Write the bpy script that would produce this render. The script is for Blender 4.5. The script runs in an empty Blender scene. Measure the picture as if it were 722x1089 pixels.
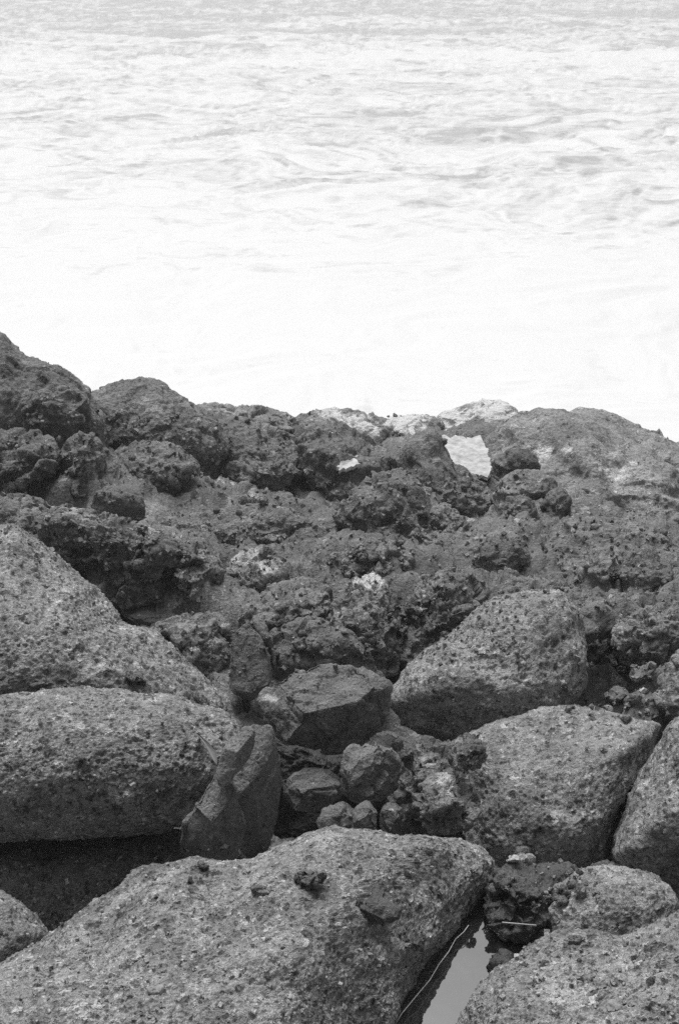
import bpy, math, random
import numpy as np
from mathutils import Vector

# ------------------------------------------------------------------ camera model (photo px 722 x 1089)
CAMZ = 11.0
PITCH = math.radians(24.7)
F = 50 / 36 * 1089
CP, SP = math.cos(PITCH), math.sin(PITCH)
CAM = np.array([0, 0, CAMZ])
FW = np.array([0, CP, -SP]); UP = np.array([0, SP, CP])

def ray(px, py):
    """direction with unit forward component"""
    px = np.asarray(px, float); py = np.asarray(py, float)
    u = (px - 361) / F; v = (544.5 - py) / F
    return np.stack([u, CP + v * SP, -SP + v * CP], -1)

def at(px, py, Y):
    r = ray(px, py)
    return CAM + r * (Y / r[..., 1])[..., None]

def at_z(px, py, z):
    r = ray(px, py)
    return CAM + r * ((z - CAMZ) / r[..., 2])[..., None]

def project(P):
    q = P - CAM
    d = q @ FW
    return 361 + F * q[:, 0] / d, 544.5 - F * (q @ UP) / d, d

ROWS = [430, 460, 500, 550, 600, 650, 750, 800, 900, 1000, 1089, 1200]
YS = [13.5, 12.0, 10.4, 8.6, 7.1, 6.1, 4.7, 4.15, 3.4, 2.75, 2.35, 1.75]
def Yrow(r):
    return float(np.interp(r, ROWS, YS))

# ------------------------------------------------------------------ noise
def _h(i, j, k, s):
    h = (i.astype(np.int64) * 374761393 + j.astype(np.int64) * 668265263 + k.astype(np.int64) * 2147483647 + s * 144665) & 0xFFFFFFFF
    h = ((h ^ (h >> 13)) * 1274126177) & 0xFFFFFFFF
    h = ((h ^ (h >> 15)) * 2246822519) & 0xFFFFFFFF
    return (h ^ (h >> 16)) & 0xFFFFFFFF

def perlin(P, f=1.0, s=0):
    p = P * f
    i = np.floor(p).astype(np.int64); t = p - i
    w = t * t * t * (t * (t * 6 - 15) + 10)
    out = 0
    for dx in (0, 1):
        wx = w[:, 0] if dx else 1 - w[:, 0]
        for dy in (0, 1):
            wy = w[:, 1] if dy else 1 - w[:, 1]
            for dz in (0, 1):
                wz = w[:, 2] if dz else 1 - w[:, 2]
                h = _h(i[:, 0] + dx, i[:, 1] + dy, i[:, 2] + dz, s)
                g0 = ((h & 1023) / 511.5 - 1); g1 = (((h >> 10) & 1023) / 511.5 - 1); g2 = (((h >> 20) & 1023) / 511.5 - 1)
                out = out + wx * wy * wz * (g0 * (t[:, 0] - dx) + g1 * (t[:, 1] - dy) + g2 * (t[:, 2] - dz))
    return out * 1.4

def fbm(P, f, o=4, s=0, g=0.5):
    a, r = 1.0, 0
    for k in range(o):
        r = r + a * perlin(P, f, s + k * 17); f *= 2.03; a *= g
    return r

def ridged(P, f, o=4, s=0, g=0.55):
    a, r = 1.0, 0
    for k in range(o):
        r = r + a * (1 - np.abs(perlin(P, f, s + k * 17)) * 2.4); f *= 2.03; a *= g
    return r / 2

def worley(P, f, s=0):
    """F1, F2, vector to nearest centre (cell units), hash of the nearest cell"""
    p = P * f
    i = np.floor(p).astype(np.int64); t = p - i
    n = len(p)
    F1 = np.full(n, 9.0); F2 = np.full(n, 9.0); V = np.zeros((n, 3)); H = np.zeros(n, np.int64)
    for dx in (-1, 0, 1):
        for dy in (-1, 0, 1):
            for dz in (-1, 0, 1):
                h = _h(i[:, 0] + dx, i[:, 1] + dy, i[:, 2] + dz, s)
                v = np.stack([t[:, 0] - dx - (h & 1023) / 1023.0, t[:, 1] - dy - ((h >> 10) & 1023) / 1023.0,
                              t[:, 2] - dz - ((h >> 20) & 1023) / 1023.0], 1)
                d = np.sqrt((v * v).sum(1))
                m = d < F1
                F2 = np.where(m, F1, np.minimum(F2, d))
                F1 = np.where(m, d, F1); V[m] = v[m]; H[m] = h[m]
    return F1, F2, V, H

def hrand(H, k):
    return ((((H + k * 7919) * 2654435761) >> 7) & 4095) / 4095.0

def facet(P, f, s=0):
    """piecewise planar offset with breaks between fragments"""
    F1, F2, V, H = worley(P, f, s)
    n = np.stack([hrand(H, 1), hrand(H, 2), hrand(H, 3)], 1) * 2 - 1
    edge = np.clip((F2 - F1) * 5, 0, 1)
    return (V * n).sum(1) * 1.1 + (hrand(H, 4) - .5) * .5 - (1 - edge) * .22

def sstep(a, b, x):
    t = np.clip((x - a) / (b - a), 0, 1)
    return t * t * (3 - 2 * t)

# ------------------------------------------------------------------ mesh helpers
COL = bpy.context.scene.collection
def mesh_obj(name, P, faces, mat, parent=None, attrs=None, origin=None, smooth=True):
    P = np.asarray(P, float)
    if origin is None:
        origin = np.array([P[:, 0].mean(), P[:, 1].mean(), P[:, 2].min()])
    me = bpy.data.meshes.new(name)
    n = len(P); k = faces.shape[1]; m = len(faces)
    me.vertices.add(n); me.vertices.foreach_set('co', (P - origin).astype(np.float32).ravel())
    me.loops.add(m * k); me.loops.foreach_set('vertex_index', faces.astype(np.int32).ravel())
    me.polygons.add(m); me.polygons.foreach_set('loop_start', np.arange(0, m * k, k, dtype=np.int32))
    me.polygons.foreach_set('loop_total', np.full(m, k, np.int32))
    me.update(calc_edges=True); me.validate()
    me.polygons.foreach_set('use_smooth', np.full(len(me.polygons), smooth, bool))
    for an, av in (attrs or {}).items():
        a = me.attributes.new(an, 'FLOAT', 'POINT'); a.data.foreach_set('value', av.astype(np.float32))
    me.materials.append(mat)
    o = bpy.data.objects.new(name, me); COL.objects.link(o)
    o.location = Vector(origin)
    if parent is not None:
        o.parent = parent; o.location = Vector(origin) - parent.location
    return o

def tag(o, label, cat, group=None):
    o['label'] = label; o['category'] = cat
    if group: o['group'] = group
    return o

def vnormals(P, fc):
    a, b, c, d = P[fc[:, 0]], P[fc[:, 1]], P[fc[:, 2]], P[fc[:, 3]]
    fn = np.cross(c - a, d - b)
    N = np.zeros_like(P)
    for k in range(4):
        for ax in range(3):
            N[:, ax] += np.bincount(fc[:, k], fn[:, ax], len(P))
    return N / (np.linalg.norm(N, axis=1, keepdims=True) + 1e-12)

_cs = {}
def cubesphere(n):
    if n in _cs: return _cs[n]
    t = np.tan(np.linspace(-1, 1, n + 1) * math.pi / 4)
    idx = {}; pts = []; faces = []
    g = np.arange(n + 1)
    A, B = np.meshgrid(g, g, indexing='ij')
    allp = []; allk = []
    for ax in range(3):
        for sgn in (-1, 1):
            q = np.zeros((n + 1, n + 1, 3), int)
            q[..., ax] = n if sgn > 0 else 0
            q[..., (ax + 1) % 3] = A if sgn > 0 else B
            q[..., (ax + 2) % 3] = B if sgn > 0 else A
            k = (q[..., 0] * (n + 1) + q[..., 1]) * (n + 1) + q[..., 2]
            allp.append(q.reshape(-1, 3)); allk.append(k)
    K = np.concatenate([k.ravel() for k in allk]); Q = np.concatenate(allp)
    u, first, inv = np.unique(K, return_index=True, return_inverse=True)
    P = t[Q[first]]
    P = P / np.linalg.norm(P, axis=1, keepdims=True)
    inv = inv.reshape(6, n + 1, n + 1)
    fc = np.concatenate([np.stack([v[:-1, :-1], v[1:, :-1], v[1:, 1:], v[:-1, 1:]], -1).reshape(-1, 4) for v in inv])
    _cs[n] = (P, fc)
    return _cs[n]

# ------------------------------------------------------------------ outline fitting
NB = 240
def poly_centroid(pl):
    x, y = pl[:, 0], pl[:, 1]; x2, y2 = np.roll(x, -1), np.roll(y, -1)
    c = x * y2 - x2 * y; A = c.sum() / 2
    return np.array([((x + x2) * c).sum() / (6 * A), ((y + y2) * c).sum() / (6 * A)])

def poly_radius(pl, c, NB=NB):
    th = (np.arange(NB) + .5) / NB * 2 * math.pi - math.pi
    R = np.zeros(NB)
    dx, dy = np.cos(th), np.sin(th)
    for k in range(len(pl)):
        a = pl[k] - c; e = pl[(k + 1) % len(pl)] - pl[k]
        den = dx * e[1] - dy * e[0]
        den = np.where(np.abs(den) < 1e-9, 1e-9, den)
        t = (a[0] * e[1] - a[1] * e[0]) / den
        s = (a[0] * dy - a[1] * dx) / den
        R = np.where((s >= -1e-6) & (s <= 1 + 1e-6) & (t > 0), np.maximum(R, t), R)
    return np.maximum(R, .12 * R.max())

def fit(P, pl, c, it=2, smooth=2, NB=NB):
    """moves points across the line of sight, at their own depth, until the body's outline meets the traced one"""
    Rp = poly_radius(pl, c, NB)
    for _ in range(it):
        u, v, d = project(P)
        du, dv = u - c[0], v - c[1]
        r = np.hypot(du, dv); th = np.arctan2(dv, du)
        b = np.clip(((th + math.pi) / (2 * math.pi) * NB).astype(int), 0, NB - 1)
        Rs = np.zeros(NB); np.maximum.at(Rs, b, r)
        Rs = np.maximum(Rs, .35 * (np.roll(Rs, 1) + np.roll(Rs, -1)))
        Rs = np.maximum(Rs, .1 * Rs.max())
        ratio = np.clip(Rp / Rs, .25, 4)
        for _k in range(smooth):
            ratio = (np.roll(ratio, 1) + 2 * ratio + np.roll(ratio, -1)) / 4
        x = (th + math.pi) / (2 * math.pi) * NB - .5
        i0 = np.floor(x).astype(int); fr = x - i0
        q = ratio[i0 % NB] * (1 - fr) + ratio[(i0 + 1) % NB] * fr
        rs = np.minimum(r / Rs[b], 1)
        m = ratio.mean()
        q = m + (q - m) * sstep(0, .75, rs)
        du, dv = du * q, dv * q
        P = CAM + ray(c[0] + du, c[1] + dv) * d[:, None]
    return P

# depth image of everything built so far (photo px), for setting small stones on what is there
ZB = np.full((1289 // 2, 1122 // 2), 1e9)
def splat(P):
    u, v, d = project(P)
    i = ((v + 100) / 2).astype(int); j = ((u + 200) / 2).astype(int)
    m = (d > .3) & (i >= 0) & (i < ZB.shape[0]) & (j >= 0) & (j < ZB.shape[1])
    np.minimum.at(ZB, (i[m], j[m]), d[m])
def surf_depth(px, py, w=2):
    i = int((py + 100) / 2); j = int((px + 200) / 2)
    return float(np.median(ZB[max(0, i - w):i + w + 1, max(0, j - w):j + w + 1]))

BASES = []      # where rocks touch the ground
BASINS = []     # footprints worn flat for the tide pools: polygon in plan, water level
def in_poly(x, y, pl):
    r = np.zeros(len(x), bool)
    for k in range(len(pl)):
        (x1, y1), (x2, y2) = pl[k], pl[(k + 1) % len(pl)]
        if y1 == y2: continue
        m = ((y1 > y) != (y2 > y)) & (x < (x2 - x1) * (y - y1) / (y2 - y1) + x1)
        r ^= m
    return r
def basin(px, z, grow=1.12):
    px = np.array(px, float); c = poly_centroid(px)
    q = c + (px - c) * grow
    w = at_z(q[:, 0], q[:, 1], z)
    BASINS.append((w[:, :2], z))
def carve(P):
    for pl, z in BASINS:
        m = (P[:, 2] > z - .05) & in_poly(P[:, 0], P[:, 1], pl)
        if m.any(): P[m, 2] = z - .05 + .3 * np.clip(P[m, 2] - z - 1.5, 0, None)
    return P
POOL_A = [(463, 466), (470, 463), (478, 465), (487, 462), (495, 465), (511, 463), (513, 470), (518, 477), (521, 490), (523, 500), (519, 507), (512, 505), (506, 507), (496, 500), (490, 497), (482, 492), (476, 484), (468, 482)]
POOL_B = [(356, 496), (364, 490), (376, 488), (384, 492), (373, 497), (360, 499)]
basin(POOL_A, 6.33); basin(POOL_B, 6.76)
# ------------------------------------------------------------------ detail of each kind of stone (units: photo px * metres per px)
def detail_tuff(P, N, u, s, k=1.0):
    tone = np.zeros(len(P)); D = np.zeros(len(P))
    D += fbm(P, 1 / (90 * u), 3, s) * 7 * u
    D += fbm(P, 1 / (22 * u), 3, s + 5) * 2.3 * u
    pit = sstep(.05, .55, fbm(P, 1 / (26 * u), 2, s + 90))       # pitted patches
    F1, F2, V, H = worley(P, 1 / (13 * u), s + 1)
    h = hrand(H, 5); r = .18 + .34 * hrand(H, 6)
    bump = np.sqrt(np.clip(1 - (F1 / r) ** 2, 0, 1))
    D += np.where(h > .62, bump * r * 6 * u, np.where(h < .16, -bump * r * 7 * u, 0)) * k
    tone += np.where((h > .62) & (F1 < r), (hrand(H, 7) - .45) * .9, 0)
    F1, F2, V, H = worley(P, 1 / (5.5 * u), s + 2)
    h = hrand(H, 5); r = .25 + .35 * hrand(H, 6)
    bump = np.sqrt(np.clip(1 - (F1 / r) ** 2, 0, 1))
    D += np.where(h > .55, bump * r * 3.6 * u, np.where(h < .2 + .2 * pit, -bump * r * 4.5 * u, 0)) * k
    tone += np.where((h > .55) & (F1 < r), (hrand(H, 7) - .5) * 1.5, 0)
    D += facet(P, 1 / (3.2 * u), s + 3) * 1.0 * u
    tone += fbm(P, 1 / (45 * u), 4, s + 8, .6) * .42 - pit * .22 - .06 - .55 * sstep(.25, .8, fbm(P, 1 / (110 * u), 4, s + 300, .6))
    return D, tone

def detail_block(P, N, u, s, k=1.0):
    D = fbm(P, 1 / (60 * u), 3, s) * 2.5 * u * k
    D += facet(P, 1 / (58 * u), s + 21) * 4.5 * u * k + facet(P, 1 / (24 * u), s + 1) * 2.2 * u * k + facet(P, 1 / (9 * u), s + 2) * .8 * u * k
    D += fbm(P, 1 / (5 * u), 2, s + 4) * .5 * u
    tone = fbm(P, 1 / (30 * u), 4, s + 8, .6) * .3
    w = np.abs(perlin(P + .0, 1 / (14 * u), s + 9)); tone += np.where(w < .02, .35, 0) * (perlin(P, 1 / (20 * u), s + 10) > .1)
    return D, tone

def detail_crag(P, N, u, s, k=1.0):
    Q = P + np.stack([fbm(P, 1 / (30 * u), 2, s + 40 + a) for a in range(3)], 1) * 9 * u
    D = facet(Q, 1 / (44 * u), s) * 10 * u * k + facet(Q, 1 / (19 * u), s + 1) * 5 * u * k
    D += facet(Q, 1 / (8 * u), s + 2) * 1.9 * u * k + facet(P, 1 / (3.6 * u), s + 6) * .9 * u
    D += (ridged(Q, 1 / (34 * u), 3, s + 3) - .6) * 3.2 * u * k
    st = perlin(Q * np.array([.35, .35, 1.6]), 1 / (12 * u), s + 12)      # bedding
    D += np.tanh(st * 5) * 1.0 * u * k
    tone = fbm(P, 1 / (38 * u), 4, s + 8, .65) * .55
    F1, F2, V, H = worley(Q, 1 / (7 * u), s + 2)
    tone += (hrand(H, 7) - .5) * .3
    return D, tone

def detail_hill(P, N, u, s, k=1.0):
    Q = P + np.stack([fbm(P, 1 / (40 * u), 2, s + 40 + a) for a in range(3)], 1) * 10 * u
    D = facet(Q, 1 / (52 * u), s) * 6.5 * u * k + facet(Q, 1 / (17 * u), s + 1) * 2.6 * u * k + facet(Q, 1 / (8 * u), s + 31) * 1.3 * u * k
    D += fbm(P, 1 / (34 * u), 4, s + 3) * 6 * u * k + (ridged(Q, 1 / (26 * u), 3, s + 33) - .6) * 2.6 * u * k
    F1, F2, V, H = worley(P, 1 / (10 * u), s + 1)
    h = hrand(H, 5); r = .2 + .35 * hrand(H, 6)
    bump = np.sqrt(np.clip(1 - (F1 / r) ** 2, 0, 1))
    D += np.where(h > .66, bump * r * 7 * u, 0) * k
    D += facet(P, 1 / (5 * u), s + 6) * .8 * u
    tone = fbm(P, 1 / (50 * u), 5, s + 8, .65) * .5 + np.where((h > .85) & (F1 < r), .35, 0)
    return D, tone

DET = dict(tuff=detail_tuff, block=detail_block, crag=detail_crag, hill=detail_hill)
SEED = [11]
LAST = [None]
def rock(name, label, pl, kind='tuff', mat=None, dY=0.0, Y=None, flat=.7, box=2.4, planes=(), nplanes=0, low=.14, k=1.0, res=1.7,
         cat='rock', group=None, base=True, tone0=0.0, depth=None, sm=2, seed=None, parent=None, patch=None, skirt=True, post=None):
    s = SEED[0] = SEED[0] + 37
    if low == .14 and kind in ('hill', 'crag') and skirt: low = .24
    if seed: s = seed
    rng = np.random.RandomState(s)
    pl = np.array(pl, float); c = poly_centroid(pl)
    ext = pl.max(0) - pl.min(0)
    if Y is None:
        Y = Yrow(.5 * c[1] + .5 * pl[:, 1].max() - .0) + dY
    C0 = at(c[0], c[1], Y)
    d = (C0 - CAM) @ FW; u = d / F
    al = math.atan2(CAMZ - C0[2], Y)
    a = ext[0] / 2 * u; b = ext[1] / 2 * u
    t = b / math.sqrt(math.sin(al) ** 2 + (flat * math.cos(al)) ** 2)
    h = flat * t
    if depth: t = depth
    n = int(np.clip(max(ext) / res / 1.5, 8, 250))
    S, fc = cubesphere(n)
    vdir = -(C0 - CAM); vdir = vdir / np.linalg.norm(vdir)
    S = S + vdir * .42; S = S / np.linalg.norm(S, axis=1, keepdims=True)
    kk = box
    P = S / ((np.abs(S) ** kk).sum(1) ** (1 / kk))[:, None]
    if box > 4: P = P @ np.linalg.qr(rng.normal(size=(3, 3)))[0]
    P = P * (1 + low * fbm(S + s * 1.7, 1.3, 3, s)[:, None])
    if kind in ('hill', 'crag') and Y > 5.7 and skirt:
        rho = np.hypot(P[:, 0], P[:, 1]); low_ = np.clip(-P[:, 2], 0, None)
        want = np.maximum(rho, 1 + .45 * low_)
        f_ = 1 + (want / np.maximum(rho, .05) - 1) * sstep(.0, .45, rho) * (low_ > 0) * sstep(0, .12, low_)
        P[:, :2] *= f_[:, None]
    pls = [np.array(q, float) for q in planes]
    for _ in range(nplanes):
        v = rng.normal(size=3); v /= np.linalg.norm(v)
        if v @ vdir < -.2: v = -v
        pls.append(np.array([*v, .62 + .22 * rng.rand()]))
    for q in pls:
        nn = q[:3] / np.linalg.norm(q[:3])
        e = np.clip(P @ nn - q[3], 0, None)
        P = P - (e * .95)[:, None] * nn
    P = C0 + P * np.array([a, t, h])
    nb = int(np.clip(n * 2, 20, NB))
    P = fit(P, pl, c, 3, sm, nb)
    if post is not None: P = post(P)
    N = vnormals(P, fc)
    flip = np.sign(((P - P.mean(0)) * N).sum()); 
    if flip < 0: fc = fc[:, ::-1]; N = -N
    D, tone = DET[kind](P, N, u, s, k)
    P = P + N * D[:, None]
    if kind in ('crag', 'hill'):
        P = fit(P, pl, c, 1, 3, nb)
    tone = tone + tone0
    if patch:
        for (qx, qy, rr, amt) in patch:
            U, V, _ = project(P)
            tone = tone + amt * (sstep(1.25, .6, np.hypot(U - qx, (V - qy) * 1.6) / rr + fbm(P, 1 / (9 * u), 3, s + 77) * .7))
    P = carve(P)
    if base: BASES.append((C0[0], C0[1], P[:, 2].min(), a, t, C0[2] + (.22 if Y > 9.3 else .42) * h if Y > 6.05 else None))
    LAST[0] = P
    splat(P)
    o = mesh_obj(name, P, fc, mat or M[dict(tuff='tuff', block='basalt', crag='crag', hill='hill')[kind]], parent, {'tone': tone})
    if parent is None: tag(o, label, cat, group)
    elif label: o['label'] = label
    return o

# ------------------------------------------------------------------ materials
def new_mat(name):
    m = bpy.data.materials.new(name); m.use_nodes = True
    nt = m.node_tree; b = nt.nodes['Principled BSDF']
    return m, nt, b
def stone(name, base, s1, s2, contrast=.5, rough=.85, bump=.5, bd=.004, spec=.3, clasts=()):
    m, nt, b = new_mat(name); N = nt.nodes; L = nt.links
    at_ = N.new('ShaderNodeAttribute'); at_.attribute_name = 'tone'
    tc = N.new('ShaderNodeNewGeometry')
    n1 = N.new('ShaderNodeTexNoise'); n1.inputs['Scale'].default_value = s1; n1.inputs['Detail'].default_value = 5; n1.inputs['Roughness'].default_value = .7
    n2 = N.new('ShaderNodeTexNoise'); n2.inputs['Scale'].default_value = s2; n2.inputs['Detail'].default_value = 3; n2.inputs['Roughness'].default_value = .8
    vo = N.new('ShaderNodeTexVoronoi'); vo.inputs['Scale'].default_value = s2 * .6
    for q in (n1, n2, vo): L.new(tc.outputs['Position'], q.inputs['Vector'])
    def mth(op, a, b_, c=None):
        q = N.new('ShaderNodeMath'); q.operation = op
        for i, v in enumerate((a, b_) if c is None else (a, b_, c)):
            if isinstance(v, (int, float)): q.inputs[i].default_value = v
            else: L.new(v, q.inputs[i])
        return q.outputs[0]
    e = mth('MULTIPLY_ADD', n1.outputs[0], 1.6 * contrast, -.8 * contrast)
    e = mth('ADD', e, mth('MULTIPLY_ADD', n2.outputs[0], 4.6 * contrast, -2.3 * contrast))
    n3 = N.new('ShaderNodeTexNoise'); n3.inputs['Scale'].default_value = s2 * 2.6; n3.inputs['Detail'].default_value = 1
    L.new(tc.outputs['Position'], n3.inputs['Vector'])
    e = mth('ADD', e, mth('MULTIPLY_ADD', n3.outputs[0], 3.2 * contrast, -1.6 * contrast))
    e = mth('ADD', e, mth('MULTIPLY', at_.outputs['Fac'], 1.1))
    # sparse dark grains, and holes with their shade painted in
    dk = mth('LESS_THAN', vo.outputs['Distance'], .2)
    e = mth('SUBTRACT', e, mth('MULTIPLY', dk, .35 * contrast))
    holes = None
    if clasts:
        wn = N.new('ShaderNodeTexNoise'); wn.inputs['Scale'].default_value = clasts[0][0] * 2.2; wn.inputs['Detail'].default_value = 2
        L.new(tc.outputs['Position'], wn.inputs['Vector'])
        va = N.new('ShaderNodeVectorMath'); va.operation = 'MULTIPLY_ADD'; va.inputs[1].default_value = (1 / clasts[0][0],) * 3
        L.new(wn.outputs['Color'], va.inputs[0]); L.new(tc.outputs['Position'], va.inputs[2])
        for (cs, fd, fp, rad) in clasts:
            v = N.new('ShaderNodeTexVoronoi'); v.inputs['Scale'].default_value = cs; L.new(va.outputs[0], v.inputs['Vector'])
            sp = N.new('ShaderNodeSeparateColor'); L.new(v.outputs['Color'], sp.inputs[0])
            r_ = mth('MULTIPLY_ADD', sp.outputs[1], rad, rad * .35)
            ins = N.new('ShaderNodeMapRange'); ins.interpolation_type = 'SMOOTHSTEP'
            L.new(mth('SUBTRACT', r_, v.outputs['Distance']), ins.inputs[0]); ins.inputs[1].default_value = -.03; ins.inputs[2].default_value = .05
            dark = mth('LESS_THAN', sp.outputs[0], fd); pale = mth('GREATER_THAN', sp.outputs[0], 1 - fp)
            q = mth('SUBTRACT', mth('MULTIPLY', pale, mth('MULTIPLY_ADD', sp.outputs[2], .7, .3)), mth('MULTIPLY', dark, mth('MULTIPLY_ADD', sp.outputs[2], 1.0, .45)))
            e = mth('ADD', e, mth('MULTIPLY', q, ins.outputs[0]))
            hq = mth('MULTIPLY', mth('SUBTRACT', pale, mth('MULTIPLY', dark, 1.6)), ins.outputs[0])
            holes = hq if holes is None else mth('ADD', holes, hq)
    g = mth('MULTIPLY', mth('POWER', 2.2, e), base)
    g = mth('MINIMUM', g, .7)
    cb = N.new('ShaderNodeCombineColor')
    for i in range(3): L.new(g, cb.inputs[i])
    L.new(cb.outputs[0], b.inputs['Base Color'])
    b.inputs['Roughness'].default_value = rough; b.inputs['Specular IOR Level'].default_value = spec
    bp = N.new('ShaderNodeBump'); bp.inputs['Strength'].default_value = bump; bp.inputs['Distance'].default_value = bd
    hh = mth('ADD', n2.outputs[0], mth('MULTIPLY', vo.outputs['Distance'], .5))
    if holes is not None: hh = mth('ADD', hh, mth('MULTIPLY', holes, .6))
    L.new(hh, bp.inputs['Height']); L.new(bp.outputs[0], b.inputs['Normal'])
    return m
M = {}
M['tuff'] = stone('coarse_tuff', .35, 9, 150, .6, bump=.9, bd=.012, clasts=((34, .2, .16, .42), (75, .28, .14, .45), (14, .12, .12, .2)))
M['tuff_far'] = stone('coarse_tuff_upper', .33, 5, 90, .6, bump=.9, bd=.016, clasts=((24, .12, .16, .42), (52, .2, .14, .45), (9, .12, .12, .2)))
M['basalt'] = stone('dark_basalt', .15, 8, 120, .5, rough=.6, bump=.9, bd=.011, spec=.5, clasts=((40, .1, .1, .3), (90, .2, .12, .35)))
M['crag'] = stone('craggy_lava', .2, 6, 90, .6, rough=.8, bump=.9, bd=.015, clasts=((22, .14, .12, .4), (50, .2, .15, .4)))
M['wet'] = stone('wet_shaded_lava', .045, 8, 120, .6, rough=.45, bump=.8, bd=.008, spec=.5)  # wet stones; on recessed walls its near-black paints the shade
M['hill'] = stone('weathered_lava', .19, 2.5, 40, .5, rough=.9, bump=.9, bd=.03, clasts=((9, .08, .1, .3), (22, .14, .12, .35)))
M['ground'] = stone('broken_ground', .17, 3.5, 60, .6, rough=.85, bump=.9, bd=.02, clasts=((12, .12, .12, .4), (30, .18, .15, .4)))
M['pale'] = stone('pale_stone', .38, 12, 160, .3, bump=.5, bd=.004)

def plain(name, v, rough=.7):
    m, nt, b = new_mat(name); N = nt.nodes
    n = N.new('ShaderNodeTexNoise'); n.inputs['Scale'].default_value = 60; n.inputs['Detail'].default_value = 3
    r = N.new('ShaderNodeValToRGB')
    r.color_ramp.elements[0].color = (v * .7,) * 3 + (1,); r.color_ramp.elements[1].color = (min(1, v * 1.25),) * 3 + (1,)
    r.color_ramp.elements[0].position = .3; r.color_ramp.elements[1].position = .7
    nt.links.new(n.outputs[0], r.inputs[0]); nt.links.new(r.outputs[0], b.inputs['Base Color'])
    b.inputs['Roughness'].default_value = rough
    return m
M['twig'] = plain('dry_twig', .42)
M['cord'] = plain('pale_cord', .6)
M['leaf'] = plain('dry_leaf', .3)

def water(name, base, gloss, bumpd):
    m = bpy.data.materials.new(name); m.use_nodes = True; nt = m.node_tree; N = nt.nodes; L = nt.links
    N.remove(N['Principled BSDF']); out = N['Material Output']
    d = N.new('ShaderNodeBsdfDiffuse')
    dn = N.new('ShaderNodeTexNoise'); dn.inputs['Scale'].default_value = 14; dn.inputs['Detail'].default_value = 6; dn.inputs['Roughness'].default_value = .75
    dg = N.new('ShaderNodeNewGeometry'); L.new(dg.outputs['Position'], dn.inputs['Vector'])
    dr = N.new('ShaderNodeValToRGB'); L.new(dn.outputs[0], dr.inputs[0]); L.new(dr.outputs[0], d.inputs[0])
    dr.color_ramp.elements[0].position = .35; dr.color_ramp.elements[1].position = .65
    dr.color_ramp.elements[0].color = (base * .45,) * 3 + (1,); dr.color_ramp.elements[1].color = (base * 1.5,) * 3 + (1,)
    g = N.new('ShaderNodeBsdfGlossy'); g.inputs['Roughness'].default_value = .03
    g.inputs[0].default_value = (1, 1, 1, 1)
    mx = N.new('ShaderNodeMixShader'); mx.inputs[0].default_value = gloss
    no = N.new('ShaderNodeTexNoise'); no.inputs['Scale'].default_value = 9; no.inputs['Detail'].default_value = 2
    ge = N.new('ShaderNodeNewGeometry'); L.new(ge.outputs['Position'], no.inputs['Vector'])
    bp = N.new('ShaderNodeBump'); bp.inputs['Strength'].default_value = .25; bp.inputs['Distance'].default_value = bumpd
    L.new(no.outputs[0], bp.inputs['Height']); L.new(bp.outputs[0], g.inputs['Normal'])
    L.new(d.outputs[0], mx.inputs[1]); L.new(g.outputs[0], mx.inputs[2]); L.new(mx.outputs[0], out.inputs[0])
    return m
M['puddle'] = water('still_water', .02, .38, .003)
M['pool'] = water('pale_pool_water', .58, .45, .01)

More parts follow.
